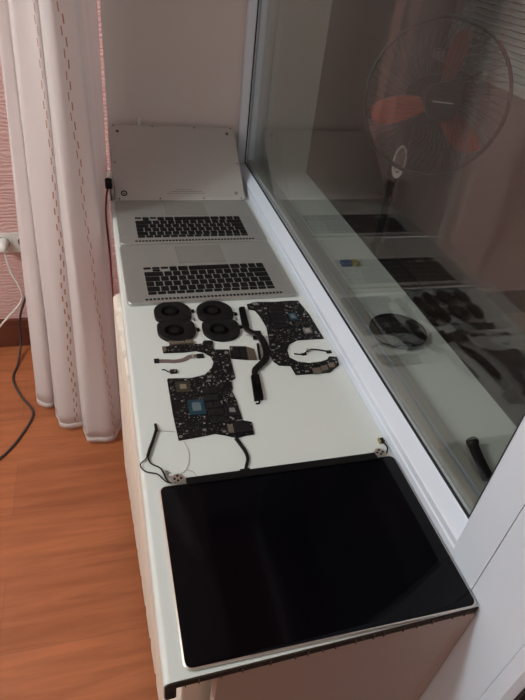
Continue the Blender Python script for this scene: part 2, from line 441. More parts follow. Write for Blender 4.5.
for name, sg, dep in (('front_grille', 1, .062), ('rear_grille', -1, .075)):
    b = MB()
    for k in range(56):
        a = 2*PI*k/56; pts = []
        for j in range(7):
            t = j/6; r = FR-(FR-.045)*t; h = sg*dep*math.sin(t*PI/2)**.8 if t > 0 else 0
            aa = a+.28*t
            pts.append(FM @ Vector((r*math.cos(aa), r*math.sin(aa), h)))
        b.tube(pts, .0007, 4, False)
    torus(b, .12, sg*dep*.9, .0006, 40, 4)
    b.build(name, 'fan_gr', f)
b = MB(); b.cyl((0, 0), .047, .055, .070, 32); b.build('grille_badge', 'fan_bk', f, mtx=FM)
b = MB()
for k, (xx, w_) in enumerate([(-.027, .004), (-.0215, .003), (-.017, .005), (-.0105, .004), (-.005, .003), (-.0005, .005), (.006, .003), (.0105, .004), (.016, .005), (.0225, .003)]):
    b.box((xx, -.0025+.0006*(k % 2), .0701), (xx+w_, .0015-.0005*(k % 3), .0706))
b.build('badge_lettering', 'fan_wh', f, mtx=FM)
b = MB()
for k in range(3):
    a0 = math.radians(78+120*k); rings = []
    for j in range(9):
        t = j/8; r = .035+t*.140; w_ = .30+.34*math.sin(PI*(.15+.75*t)) if j < 8 else .25
        ring = []
        for i in range(7):
            s_ = i/6-.5; aa = a0+s_*w_*(.14/(r+.05)) ; ring.append(Vector((r*math.cos(aa), r*math.sin(aa), s_*.045)))
        ring += [v+Vector((0, 0, -.002)) for v in ring[::-1]]
        rings.append([FM @ v for v in ring])
    bb = MB().loft(rings); bb.build('blade', 'fan_or', f, smooth=True)
MB().cyl((0, 0), .040, -.03, .035, 32, .034).build('hub', 'fan_bk', f, smooth=True, mtx=FM)
b = MB().cyl((0, 0), .052, -.17, -.075, 28, .060); b.build('motor_housing', 'fan_bk', f, smooth=True, mtx=FM)
mp = FM @ Vector((0, 0, -.12))
px, py = mp.x-.045, mp.y
pb = MB()
pb.tube([(px, py, .245), (px, py, .18), (px-.003, py-.006, .12), (px-.003, py-.006, .05)], lambda t: .026-.006*t, 14); pb.build('neck', 'fan_bk', f, smooth=True)
MB().tube([(px-.003, py-.006, .05), (px-.003, py-.006, -.72)], .0125, 14, False).build('pole', 'fan_bk', f, smooth=True)
# control panel, facing the room
pnv = Vector((-.42, -.86, .28)).normalized(); pxv = Vector((0, 0, 1)).cross(pnv).normalized(); pyv = pnv.cross(pxv)
PM = Matrix.Translation(Vector((px-.012, py-.036, .110))) @ Matrix((pxv, pyv, pnv)).transposed().to_4x4()
b = MB(); b.prism([(.019*math.cos(2*PI*k/28), .047*math.sin(2*PI*k/28)) for k in range(28)], -.012, .006); pn = b.build('control_panel', 'fan_wh', f, mtx=PM)
b = MB(); b.prism([(.0140*math.cos(2*PI*k/28), .004+.036*math.sin(2*PI*k/28)) for k in range(28)], .006, .008); b.build('panel_inlay', 'fan_pk', pn, mtx=PM)
b = MB(); b.box((-.008, -.026, .0079), (.008, -.012, .0105), .003)
b.build('button', 'fan_wh', pn, mtx=PM)
b = MB(); b.cyl((px-.003, py-.006), .19, -.7499, -.728, 40, .17); b.cyl((px-.003, py-.006), .03, -.728, -.66, 24, .016); b.build('base', 'fan_bk', f, smooth=True)

# small things lying on the outer ledge
b = MB().use('bat_blue').box((.4985, .822, .0002), (.526, .843, .0085), .002).use('bat_yel').box((.5265, .822, .0002), (.541, .843, .0088), .002)
tag(b.build('battery_pack'), 'small blue and yellow pack lying on the outer ledge behind the glass', 'battery', )
b = MB()
b.cyl((.513, .548), .050, .0002, .006, 40, .056); b.ring((.513, .548), .0535, .0585, .005, .011, 40); b.cyl((.513, .548), .018, .006, .009, 30)
tag(b.build('round_dish', 'fan_bk', smooth=True), 'flat round black dish on the outer ledge behind the glass', 'dish')
t = thing('pocket_torch', (.486, .20, .0), 'slim black pocket tool on the outer ledge near the jamb', 'torch')
MB().tube([(.497, .238, .0085), (.489, .205, .0085), (.483, .172, .0085)], .0082, 12, False).build('barrel', 'clutch', t, smooth=True)
MB().tube([(.4985, .2445, .0102), (.4971, .2385, .0102)], .0100, 12, False).build('head', 'clutch', t, smooth=True)

# ------------------------------------------------------------------ curtain
def curtain():
    t = thing('curtain', (-.17, 1.25, -.74), 'long sheer off-white curtain with embroidered dashed lines beside the window sill', 'curtain')
    bot = [(-.300, 1.44), (-.306, 1.30), (-.298, 1.235), (-.258, 1.225), (-.246, 1.26), (-.243, 1.19), (-.232, 1.135), (-.195, 1.112), (-.158, 1.112), (-.150, 1.16),
           (-.152, 1.10), (-.141, 1.045), (-.105, 1.030), (-.065, 1.045), (-.038, 1.085), (-.040, 1.17), (-.034, 1.24), (-.032, 1.33), (-.031, 1.41)]
    P = crom([(*p, 0) for p in bot], 12)
    n = len(P)
    L = [0]
    for i in range(1, n): L.append(L[-1]+(P[i]-P[i-1]).length)
    def surf(i, z):
        h = (z+.73)/1.18
        k = 1-.36*min(h, 1)-.12*max(0, min(1, h-1))
        wb = max(0, min(1, (L[i]/L[-1]-.84)/.10)); k = k*(1-wb)+wb*(1+.11*min(1, max(h, 0)))
        ky = 1-.22*min(h, 1)
        cx, cy = -.118, 1.30
        u = L[i]/L[-1]
        x = cx+(P[i].x-cx)*k+.0045*math.sin(u*46+z*2.2)*(.5+.5*h)+.002*math.sin(u*120+z*5)
        y = cy+(P[i].y-cy)*ky+.005*math.sin(u*70-z*3)+.003*math.sin(u*31+z*7)
        return (min(x, -.0205-.0075*(1-max(0, min(1, h)))), min(y, 1.56), z)
    def sheet(z0, z1, nz, name, m, off=0):
        bm = bmesh.new(); uvl = bm.loops.layers.uv.new('UVMap')
        G = [[bm.verts.new(Vector(surf(i, z0+(z1-z0)*j/nz))) for i in range(n)] for j in range(nz+1)]
        for j in range(nz):
            for i in range(n-1):
                fc = bm.faces.new([G[j][i], G[j][i+1], G[j+1][i+1], G[j+1][i]]); fc.smooth = True
                for lp, (ii, jj) in zip(fc.loops, ((i, j), (i+1, j), (i+1, j+1), (i, j+1))):
                    lp[uvl].uv = (L[ii]/L[-1], z0+(z1-z0)*jj/nz+1)
        bmesh.ops.translate(bm, vec=-Vector(t['_b']), verts=bm.verts)
        me = bpy.data.meshes.new(name); bm.to_mesh(me); bm.free(); me.materials.append(M[m])
        o = bpy.data.objects.new(name, me); COL.objects.link(o); o.parent = t
        s = o.modifiers.new('thickness', 'SOLIDIFY'); s.thickness = .0006 if m == 'curtain' else .0022; s.offset = 0
        return o
    sheet(-.716, 1.66, 60, 'curtain_fabric', 'curtain')
    sheet(-.735, -.715, 2, 'hem', 'hem')
curtain()
t = thing('curtain_rail', (-.12, .4, 1.70), 'white curtain rail under the ceiling', 'curtain rail')
MB().box((-.17, -1.0, 1.665), (-.09, FW-.001, 1.685)).box((-.15, -.6, 1.685), (-.11, -.56, 1.7499)).box((-.15, 1.1, 1.685), (-.11, 1.14, 1.7499)).build('rail', 'white', t)

# ------------------------------------------------------------------ wall sockets and cords
so = thing('wall_socket', (-.36, FW, -.36), 'white double wall socket on the pink wallpaper left of the curtain', 'socket')
MB().box((-.455, FW-.009, -.356), (-.284, FW-.0001, -.286), 0).build('socket_plate', 'white', so)
for cx in (-.374, -.308):
    rm = Matrix.Translation((cx, FW-.009, -.316)) @ Matrix.Rotation(PI/2, 4, 'X')
    q = MB().ring((0, 0), .0205, .025, 0, .004, 28).build('socket_ring', 'white', so, mtx=rm)
    MB().cyl((0, 0), .0204, .0001, .0012, 28).build('socket_well', 'grey', q, mtx=rm)
pl = thing('white_power_cord', (-.374, FW-.03, -.4), 'white plug and cord in the left wall socket', 'cord')
MB().tube([(-.374, FW-.0075, -.316), (-.374, FW-.038, -.318), (-.372, FW-.046, -.332)], lambda t: .0185-.007*t, 14).build('plug', 'white', pl, smooth=True)
MB().tube([(-.372, FW-.046, -.33), (-.362, FW-.06, -.40), (-.340, FW-.075, -.46), (-.343, FW-.08, -.51), (-.40, FW-.08, -.58), (-.52, FW-.08, -.70), (-.68, FW-.09, -.744)], .0035, 8).build('cord', 'white', pl, smooth=True)
pl = thing('grey_power_cord', (-.308, FW-.03, -.4), 'dark grey cord from the right wall socket snaking over the laminate floor', 'cord')
MB().tube([(-.308, FW-.0075, -.316), (-.308, FW-.034, -.317), (-.307, FW-.040, -.330)], lambda t: .017-.007*t, 14).build('plug', 'fan_bk', pl, smooth=True)
MB().tube([(-.307, FW-.040, -.328), (-.306, FW-.044, -.42), (-.325, FW-.045, -.50), (-.362, FW-.05, -.60), (-.375, FW-.06, -.71), (-.385, FW-.14, -.745), (-.395, 1.40, -.7458),
           (-.36, 1.30, -.7458), (-.318, 1.215, -.7458), (-.345, 1.12, -.7458), (-.39, 1.04, -.7458), (-.45, .99, -.7458), (-.60, .93, -.7458)], .0040, 8).build('cord', 'greycord', pl, smooth=True)
pl = thing('red_cord', (-.03, 1.22, 0), 'dark red cord with black plug hanging at the far left corner of the sill', 'cord')
MB().box((-.032, 1.222, .0302), (-.014, 1.252, .048), .003).box((-.030, 1.2535, .033), (-.020, 1.262, .045)).build('plug', 'dark', pl)
MB().tube([(-.024, 1.23, .032), (-.031, 1.225, .01), (-.036, 1.19, -.04), (-.034, 1.10, -.10), (-.034, 1.0, -.20), (-.026, .95, -.36), (-.026, .98, -.55), (-.03, 1.0, -.745)], .0028, 8).build('cord', 'redcord', pl, smooth=True)
MB().box((-.020, 1.215, .0002), (-.0175, 1.26, .030)).build('clip', 'dark', pl)

# ------------------------------------------------------------------ laptop top cases (keyboard halves)
CW, CD, CT = .359, .247, .0075
def keyboard_case(base, label, rz):
    t = thing('laptop_keyboard_case', base, label, 'laptop case', rz=rz)
    # base point = near left corner; local frame aligned with the sill
    B = Vector(base)
    def bx(mb, x0, y0, z0, x1, y1, z1, bev=0): return mb.box((B.x+x0, B.y+y0, B.z+z0), (B.x+x1, B.y+y1, B.z+z1), bev)
    # body with a sunken keyboard well and a notch for the hinge
    def out(r, i=0):
        pts = []
        for k, p in enumerate(rrect(i, i, CW-i, CD-i, max(r-i, .001), 6)): pts.append(p)
        return pts
    body = MB()
    o = out(.011); oi = out(.011, .0012)
    body.loft([[(B.x+x, B.y+y, B.z+.0005) for x, y in o], [(B.x+x, B.y+y, B.z+CT-.0012) for x, y in o], [(B.x+x, B.y+y, B.z+CT) for x, y in oi]])
    bo = body.build('case_body', 'alu', t, smooth=True)
    KX0, KX1, KY0 = .0425, .3165, .0265
    # keyboard: sheet of the well, then each key
    bx(MB(), KX0-.0015, KY0-.0015, CT-.0002, KX1+.0015, KY0+.1150, CT+.0003, .003).build('keyboard_frame', 'alu', t)
    pitch = (KX1-KX0)/14.5
    ks = {}
    def key(x0u, wu, y0, h):
        # x measured from the user's left, which is the right-hand side here
        x1 = KX1-x0u*pitch; x0 = x1-wu*pitch; g_ = .0014
        sig = (round(wu, 3), round(h, 4))
        if sig not in ks:
            me_b = MB()
            w_ = wu*pitch-2*g_; hh = h-2*g_
            me_b.box((B.x-w_/2, B.y-hh/2, B.z), (B.x+w_/2, B.y+hh/2, B.z+.0013), .0018)
            o_ = me_b.build('key', 'key', t); ks[sig] = o_
        else:
            o_ = ks[sig].copy(); COL.objects.link(o_); o_.parent = t
        o_.location = ((x0+x1)/2, y0+h/2, CT+.0003)
    y = KY0; hf = .0120; hr = .0202
    for k in range(14): key(k*14.5/14, 14.5/14, y, hf)
    y += hf
    rows = [[1]*13+[1.5], [1.5]+[1]*13, [1.75]+[1]*11+[1.75], [2.25]+[1]*10+[2.25]]
    for r in rows:
        x = 0
        for w_ in r: key(x, w_, y, hr); x += w_
        y += hr
    x = 0
    for w_ in [1, 1, 1, 1.25, 5, 1.25, 1]: key(x, w_, y, hr); x += w_
    key(11.5, 1, y+hr/2, hr/2); key(12.5, 1, y, hr/2); key(12.5, 1, y+hr/2, hr/2); key(13.5, 1, y+hr/2, hr/2)
    # trackpad
    cx = CW/2
    bx(MB(), cx-.0535, CD-.0945, CT+.0000, cx+.0535, CD-.013, CT+.0002, .003).build('trackpad_gap', 'grey', t)
    bx(MB(), cx-.0528, CD-.0938, CT+.0001, cx+.0528, CD-.0137, CT+.0005, .003).build('trackpad', 'pad', t)
    # hinge channel with vent slots along the near edge
    v = MB(); x = .036
    while x < CW-.038:
        bx(v, x, .0075, CT-.0001, x+.0056, .0140, CT+.0004); x += .0079
    v.build('hinge_vent', 'dark', t)
    bx(MB(), .030, .0012, CT-.0001, CW-.030, .0040, CT+.0003).build('hinge_channel', 'alu_edge', t)
    # speaker perforation strips
    for x0 in (.012, CW-.034):
        s_ = MB()
        for i in range(11):
            for j in range(44):
                xx = B.x+x0+i*.0021; yy = B.y+.040+j*.0023
                h = .0004
                s_.box((xx, yy, B.z+CT-.0001), (xx+h, yy+h, B.z+CT+.00012))
        s_.build('speaker_holes', 'grey', t)
    return t
keyboard_case((-.011, .699, 0), 'silver laptop keyboard half lying just behind the small fans', .010)
keyboard_case((-.0115, .9535, 0), 'silver laptop keyboard half butting against the leaning bottom cover', 0)

# leaning bottom cover
cv = thing('laptop_bottom_cover', (-.010, 1.206, .0012), 'grey aluminium laptop bottom cover leaning against the window reveal', 'laptop cover')
ANG = math.radians(34.0)
CM = Matrix.Translation((-.010, 1.206, .0012)) @ Matrix.Rotation(ANG, 4, 'X')
def rr3(x0, y0, x1, y1, r, z, n=7): return [(x, y, z) for x, y in rrect(x0, y0, x1, y1, r, n)]
b = MB(); b.loft([rr3(.003, .003, .356, .244, .012, 0), rr3(0, 0, .359, .247, .014, .0022), rr3(.0015, .0015, .3575, .2455, .0125, .0048), rr3(.006, .006, .353, .241, .010, .0060)])
b.build('cover_plate', 'alu_cover', cv, smooth=True, mtx=CM)
for (x, y, r) in ((.025, .022, .0085), (.334, .022, .0045), (.022, .222, .0040), (.334, .222, .0045)):
    b = MB().ring((x, y), r*.62, r, .0058, .0072, 24)
    b.cyl((x, y), r*.25, .0058, .0068, 12)
    b.build('foot_mount', 'foot' if r > .008 or y > .2 else 'text', cv, mtx=CM, label='dark ring of a missing rubber foot' if r > .008 else None)
for (x, y) in ((.012, .006), (.12, .006), (.24, .006), (.347, .006), (.008, .12), (.351, .12), (.012, .241), (.12, .241), (.24, .241), (.347, .241)):
    MB().cyl((x, y), .0021, .0040, .0063, 12).build('screw', 'foot', cv, mtx=CM)
b = MB()
for row, (x0, x1) in enumerate(((.165, .21), (.15, .235), (.14, .245))):
    x = x0
    while x < x1:
        w_ = random.uniform(.002, .006); b.box((x, .032-row*.0055, .0059), (x+w_, .0335-row*.0055, .00615)); x += w_+.0012
b.build('regulatory_text', 'text', cv, mtx=CM)
t = thing('white_peg', (.075, 1.412, .141), 'tiny white plastic peg standing on top edge of the leaning cover', 'peg')
MB().cyl((.075, 1.412), .0045, .1412, .155, 14, .0035).cyl((.075, 1.412), .0030, .155, .162, 14, .002).build('peg_body', 'white', t, smooth=True)

# ------------------------------------------------------------------ small blowers
def blower(cx, cy, flat, label, group='small laptop fans'):
    t = thing('laptop_blower', (cx, cy, 0), label, 'fan', group)
    n = 48; RX, RY = .0362, .0350
    def cont(s_=1.0):
        out = []
        for k in range(n):
            a = 2*PI*k/n; c, s = math.cos(a), math.sin(a)
            x, y = RX*c, RY*s
            if s*flat > 0:      # squared off towards the twin
                e = .45; x = RX*abs(c)**e*(1 if c > 0 else -1); y = .0326*abs(s)**e*(1 if s > 0 else -1)
            out.append((cx+x*s_, cy+y*s_))
        return out
    def circ(r, dz, ox=-.004): return [(cx+ox+r*math.cos(2*PI*k/n), cy+r*.94*math.sin(2*PI*k/n), dz) for k in range(n)]
    b = MB()
    b.loft([[(*p, .0002) for p in cont()], [(*p, .0052) for p in cont()], [(*p, .0060) for p in cont(.975)], circ(.0195, .0060), circ(.0190, .0052), circ(.0190, .0020)], True, True)
    b.build('blower_housing', 'blower', t, smooth=True)
    im = MB()
    for k in range(30):
        a = 2*PI*k/30
        im.obox((cx-.004+.0142*math.cos(a), cy+.0142*math.sin(a)), (math.cos(a+.5), math.sin(a+.5)), .0034, .00025, .0021, .0050)
    im.ring((cx-.004, cy), .0100, .0112, .0021, .0052, 28)
    imp = im.build('impeller', 'blower2', t)
    MB().cyl((cx-.004, cy), .0092, .0021, .0056, 28, .0086).ring((cx-.004, cy), .0035, .0042, .0055, .0059, 20).build('impeller_hub', 'blower', imp, smooth=True)
    return t
G = 'small laptop fans'
b1 = blower(.0735, .6685, -1, 'black laptop blower fan, far one of the left pair')
b2 = blower(.0738, .6035, 1, 'black laptop blower fan, near one of the left pair above the logic board ports')
b3 = blower(.1572, .6625, -1, 'black laptop blower fan, far one of the right pair beside the heat pipe')
b4 = blower(.1590, .5972, 1, 'black laptop blower fan, near one of the right pair beside the heat pipe')
def fanplug(par, x, y, x2, y2):
    MB().box((x-.0028, y-.004, .0002), (x+.0028, y+.004, .0035), .0008).build('plug', 'cable', par)
    MB().tube([(x, y, .0025), ((x+x2)/2, (y+y2)/2+.002, .003), (x2, y2, .003)], .0011, 6).build('lead', 'cable', par)
fanplug(b1, .1145, .669, .105, .66); fanplug(b2, .1148, .605, .107, .612); fanplug(b3, .1985, .650, .190, .655); fanplug(b4, .1990, .605, .193, .60)
MB().box((.111, .636, .0002), (.1145, .6425, .004)).build('screw_tab', 'grey', b1); MB().box((.1945, .629, .0002), (.198, .6355, .004)).build('screw_tab', 'grey', b3)

# ------------------------------------------------------------------ logic boards
A_OUT = [(0.0405,0.5581),(0.0587,0.5608),(0.082,0.5622),(0.1149,0.5596),(0.1181,0.5678),(0.1364,0.5656),(0.1329,0.54),(0.1611,0.5366),(0.1584,0.5097),(0.1552,0.4558),(0.1472,0.4508),(0.1455,0.4301),(0.142,0.4248),(0.1451,0.4043),(0.1451,0.353),(0.1588,0.3473),(0.1561,0.321),(0.1431,0.3206),(0.1278,0.3172),(0.1115,0.3255),(0.0965,0.3318),(0.0729,0.3292),(0.0392,0.3264),(0.0378,0.3822),(0.0388,0.4655),(0.0405,0.4701),(0.0799,0.466),(0.1048,0.4718),(0.12,0.4886),(0.1261,0.5039),(0.1238,0.5207),(0.1134,0.5335),(0.0999,0.5406),(0.0787,0.5391),(0.041,0.5411)]
B_OUT = [(0.2296,0.6825),(0.2524,0.689),(0.2901,0.686),(0.3277,0.6868),(0.3430,0.6855),(0.3512,0.6325),(0.3535,0.5486),(0.3238,0.5498),(0.298,0.5501),(0.2796,0.5389),(0.2703,0.5217),(0.2679,0.4997),(0.2799,0.4858),(0.3002,0.4789),(0.3234,0.4802),(0.3375,0.4847),(0.3440,0.4930),(0.3590,0.490),(0.3548,0.4669),(0.3307,0.4489),(0.2983,0.4491),(0.2648,0.4501),(0.2627,0.4758),(0.242,0.4803),(0.2351,0.4915),(0.2331,0.5135),(0.2425,0.5513),(0.2496,0.5988),(0.2462,0.6358),(0.241,0.6592),(0.228,0.6643)]
def quad(mb, q, z0, z1): mb.prism(q, z0, z1)
def shrink(q, s):
    cx = sum(p[0] for p in q)/len(q); cy = sum(p[1] for p in q)/len(q)
    return [(cx+(p[0]-cx)*s, cy+(p[1]-cy)*s) for p in q]
def board(name, outline, label, avoid, count, holes, seed):
    t = thing(name, (outline[0][0], outline[0][1], 0), label, 'circuit board')
    T = .0022
    MB().prism(outline, .0008, T).build('circuit_board', 'pcb', t)
    rnd = random.Random(seed); b = MB()
    xs = [p[0] for p in outline]; ys = [p[1] for p in outline]; k = 0; placed = []
    while k < count:
        x = rnd.uniform(min(xs), max(xs)); y = rnd.uniform(min(ys), max(ys))
        if not inside((x, y), outline) or any(inside((x, y), a) for a in avoid): continue
        r = rnd.random()
        if r < .60: hx, hy, h, m = rnd.uniform(.0005, .0010), rnd.uniform(.0003, .0006), .0006, rnd.choice(['tan', 'grey', 'silver', 'grey', 'grey', 'chip'])
        elif r < .93: hx, hy, h, m = rnd.uniform(.0010, .0020), rnd.uniform(.0010, .0017), .001, rnd.choice(['grey', 'chip', 'chip', 'chip', 'silver', 'grey'])
        else: hx, hy, h, m = rnd.uniform(.002, .0036), rnd.uniform(.002, .0034), .0012, rnd.choice(['chip', 'grey', 'chip'])
        if not all(inside((x+sx*hx, y+sy*hy), outline) for sx in (-1, 1) for sy in (-1, 1)): continue
        if any(abs(x-q[0]) < hx+q[2] and abs(y-q[1]) < hy+q[3] for q in placed): 
            k += .25; continue
        placed.append((x, y, hx, hy)); b.use(m).box((x-hx, y-hy, T-.0001), (x+hx, y+hy, T+h)); k += 1
    b.build('solder_components', None, t, kind='stuff')
    for (x, y) in holes:
        MB().ring((x, y), .0014, .0026, T-.0001, T+.0003, 16).build('screw_hole', 'silver', t)
    return t, T
def chip(t, T, name, q, m, die=None, label=None, h=.0012):
    mb = MB(); quad(mb, q, T-.0001, T+h); c = mb.build(name, m, t, label=label)
    if die:
        mb = MB(); quad(mb, shrink(q, die[0]), T+h-.0001, T+h+.0006); mb.build('die', die[1], c)
    return c
cpuA = [(0.0650,0.4105),(0.0912,0.4100),(0.0898,0.3745),(0.0640,0.3760)]
gpuA = [(0.0515,0.4578),(0.0752,0.4565),(0.0742,0.4304),(0.0508,0.4318)]
chA = [(0.1225,0.3900),(0.1440,0.3885),(0.1437,0.3640),(0.1215,0.3654)]
ramA = [(0.0950,0.4380),(0.1205,0.4365),(0.1180,0.3504),(0.0915,0.3510)]
blkA = [(0.1208,0.3531),(0.1560,0.3465),(0.1540,0.3235),(0.1185,0.3221)]
ta, T = board('logic_board', A_OUT, 'black laptop logic board with blue processor, in the middle left of the sill', [cpuA, gpuA, chA, ramA], 520,
              [(.045, .549), (.128, .561), (.0435, .333), (.152, .460), (.139, .412), (.130, .530)], 3)
chip(ta, T, 'processor', cpuA, 'chip_blue', (.56, 'die'), 'blue processor package with a grey die')
chip(ta, T, 'graphics_chip', gpuA, 'chip_brown', (.45, 'tan'), 'olive chip package')
chip(ta, T, 'controller_chip', chA, 'chip', (.42, 'grey'))
for i in range(5):
    for j in range(2):
        x0 = .0930+j*.0128+.0009*(5-i)*.4-.0010; y0 = .3525+i*.0172
        chip(ta, T, 'memory_chip', [(x0, y0), (x0+.0112, y0-.0002), (x0+.0117, y0+.0145), (x0+.0005, y0+.0148)], 'chip', h=.0011)
chip(ta, T, 'connector_block', [(.1290, .3480), (.1535, .3440), (.1520, .3260), (.1275, .3260)], 'chip', h=.002)
chip(ta, T, 'board_socket', [(.1180, .3440), (.1262, .3430), (.1258, .3280), (.1172, .3290)], 'port', h=.0018)
for i, q in enumerate(([(.0545, .5720), (.0825, .5715), (.0818, .5600), (.0545, .5595)], [(.0838, .5720), (.0998, .5705), (.0990, .5600), (.0830, .5600)])):
    mb = MB(); quad(mb, q, .0015, .0052); mb.build('port_connector', 'port', ta, label='bronze coloured port housing')
mb = MB(); quad(mb, [(.0405, .5565), (.0465, .5580), (.0465, .5440), (.0408, .5425)], T-.0001, .0045); mb.build('port_connector', 'port', ta)
mb = MB(); quad(mb, [(.1195, .5665), (.1345, .5650), (.1330, .5560), (.1185, .5570)], T-.0001, .0042); mb.build('audio_socket', 'chip', ta)

cpuB = [(.3065, .6400), (.3220, .6400), (.3215, .6145), (.3055, .6135)]
slvB = [(.3205, .5850), (.3368, .5860), (.3364, .5680), (.3200, .5665)]
ramB = [(.2740, .6705), (.3000, .6715), (.2930, .5900), (.2650, .5890)]
tb, T = board('logic_board', B_OUT, 'black laptop logic board against the window frame, far right of the sill', [cpuB, slvB, ramB], 480,
              [(.236, .673), (.340, .676), (.345, .556), (.244, .488), (.272, .456), (.350, .482)], 9)
chip(tb, T, 'processor', cpuB, 'chip_blue', (.62, 'die'), 'pale processor die on a blue package')
chip(tb, T, 'graphics_chip', slvB, 'grey', (.6, 'silver'), 'silver topped chip')
for i in range(5):
    for j in range(2):
        x0 = .2668+j*.0135+.0014*i; y0 = .5910+i*.0160
        chip(tb, T, 'memory_chip', [(x0, y0), (x0+.0118, y0+.0002), (x0+.0125, y0+.0136), (x0+.0009, y0+.0134)], 'chip', h=.0011)
for q in ([(.2990, .4600), (.3146, .4612), (.3126, .4480), (.2983, .4475)], [(.3166, .4646), (.3299, .4660), (.3280, .4530), (.3150, .4520)], [(.3337, .4709), (.3450, .4721), (.3435, .4594), (.3315, .4578)]):
    mb = MB(); quad(mb, q, .0015, .0050); mb.build('port_connector', 'port', tb)
mb = MB(); quad(mb, [(.2420, .6870), (.2520, .6875), (.2545, .6760), (.2440, .6750)], T-.0001, .0035); mb.build('port_connector', 'grey', tb)

# heat pipe with a fin stack at each end
hp = thing('heat_pipe', (.21, .53, 0), 'black bent laptop heat pipe with a fin block at each end', 'heat sink')
MB().ribbon([(.2165, .668), (.2120, .63), (.2080, .5962), (.2145, .5825), (.2251, .5720), (.2299, .5527), (.2290, .5234), (.2215, .4984), (.2062, .4820), (.1945, .4700), (.1905, .4560), (.187, .43)], lambda t: .0088+.0045*math.sin(PI*t), .0030, .0036).build('pipe', 'heat', hp, smooth=True)
def fins(q, name, n):
    b = MB(); quad(b, q, .0003, .0058); o = b.build(name, 'heat', hp)
    c = MB()
    for i in range(n):
        t_ = (i+.5)/n
        l_ = (q[0][0]*(1-t_)+q[3][0]*t_, q[0][1]*(1-t_)+q[3][1]*t_); r_ = (q[1][0]*(1-t_)+q[2][0]*t_, q[1][1]*(1-t_)+q[2][1]*t_)
        d = (q[3][0]-q[0][0], q[3][1]-q[0][1]); s_ = .22/n
        c.prism([(l_[0]-d[0]*s_, l_[1]-d[1]*s_), (r_[0]-d[0]*s_, r_[1]-d[1]*s_), (r_[0]+d[0]*s_, r_[1]+d[1]*s_), (l_[0]+d[0]*s_, l_[1]+d[1]*s_)], .0057, .0072)
    c.build('fins', 'heat', o)
fins([(.2085, .6660), (.2210, .6680), (.2150, .6010), (.2015, .6020)], 'fin_block', 22)
fins([(.1830, .4545), (.1975, .4560), (.1905, .3955), (.1745, .3942)], 'fin_block', 22)
MB().prism([(.2157, .5880), (.2342, .5855), (.2321, .5640), (.2138, .5600)], .0022, .0040).build('contact_plate', 'heat', hp)
MB().ribbon([(.2020, .5755), (.2130, .5730), (.2260, .5700), (.2440, .5660)], .0022, .0034, .0008).build('spring_arm', 'silver', hp, label='thin bright spring arm')
MB().ribbon([(.2187, .5460), (.2150, .5240), (.2115, .5010)], .0042, .0006, .0040).build('side_pipe', 'heat', hp)
MB().ribbon([(.1830, .3940), (.1822, .3895), (.1785, .3880), (.1760, .3892)], .0026, .0004, .0016).build('hook', 'heat', hp)

# wireless card
cd_ = thing('wireless_card', (.186, .522, 0), 'small dark circuit card with brown end lying between board and heat pipe', 'circuit card')
MB().prism([(.1642, .5468), (.1945, .5425), (.1900, .5030), (.1592, .5105)], .0004, .0020).build('card_board', 'pcb', cd_)
MB().prism([(.1946, .5425), (.2085, .5330), (.2065, .5010), (.1901, .5030)], .0004, .0018).build('card_tail', 'tail', cd_, label='brown tapered end')
MB().prism([(.1690, .5430), (.1790, .5415), (.1765, .5110), (.1665, .5135)], .0019, .0034).build('shield', 'chip', cd_)
MB().prism([(.1820, .5408), (.1900, .5395), (.1878, .5075), (.1795, .5100)], .0019, .0030).build('chip', 'chip', cd_)
MB().prism([(.1650, .5440), (.1685, .5435), (.1665, .5330), (.1635, .5340)], .0019, .0026).build('contact', 'port', cd_)

# ribbon flex cable and small parts left of the board
fl = thing('flex_cable', (.07, .52, 0), 'brownish grey flat flex cable with black end connectors beside the left board', 'flex cable')
MB().ribbon([(.0270, .5205), (.045, .5185), (.0600, .5160), (.0757, .5190), (.0870, .5262), (.1000, .5262)], .0090, .0006, .0008).build('flex', 'flexbr', fl)
MB().box((.0225, .5150, .0002), (.0315, .5262, .0026), .001).build('connector', 'chip', fl)
MB().box((.0990, .5195, .0002), (.1118, .5300, .0030), .001).build('connector', 'chip', fl)
MB().box((.0905, .5200, .0012), (.0945, .5320, .0026)).build('stiffener', 'silver', fl)
sm = thing('microphone_module', (.048, .489, 0), 'tiny black connector with wire tail below the flex cable', 'connector')
MB().box((.0465, .4830, .0002), (.0590, .4925, .0032), .001).build('connector', 'chip', sm)
MB().use('silver').box((.0480, .4900, .0030), (.0505, .4920, .0042)).use('brass').box((.0530, .4845, .0030), (.0560, .4870, .0044)).use('silver').box((.0555, .4895, .0030), (.0580, .4915, .0040)).build('contacts', None, sm)
MB().tube([(.0335, .4952, .0014), (.0390, .4938, .0014), (.0430, .4885, .0014), (.0475, .4868, .0018)], .0010, 6).build('lead', 'cable', sm)
# little cable on the right board's bay
cb = thing('speaker_lead', (.305, .512, 0), 'short black lead with connectors in the curved bay of right board', 'cable')
MB().tube([(.2800, .5100, .0016), (.2890, .5070, .0016), (.2980, .5068, .002), (.3080, .5130, .003), (.3180, .5180, .002), (.3330, .5140, .002), (.3480, .5075, .002)], .0013, 7).build('lead', 'cable', cb, smooth=True)
MB().box((.2935, .5035, .0002), (.3035, .5085, .0028), .0008).build('plug', 'cable', cb)
MB().box((.3070, .5130, .0002), (.3125, .5200, .0040), .001).build('connector', 'silver', cb, label='bright metal connector')
MB().box((.3440, .5035, .0002), (.3540, .5105, .0030), .0008).build('plug', 'cable', cb)

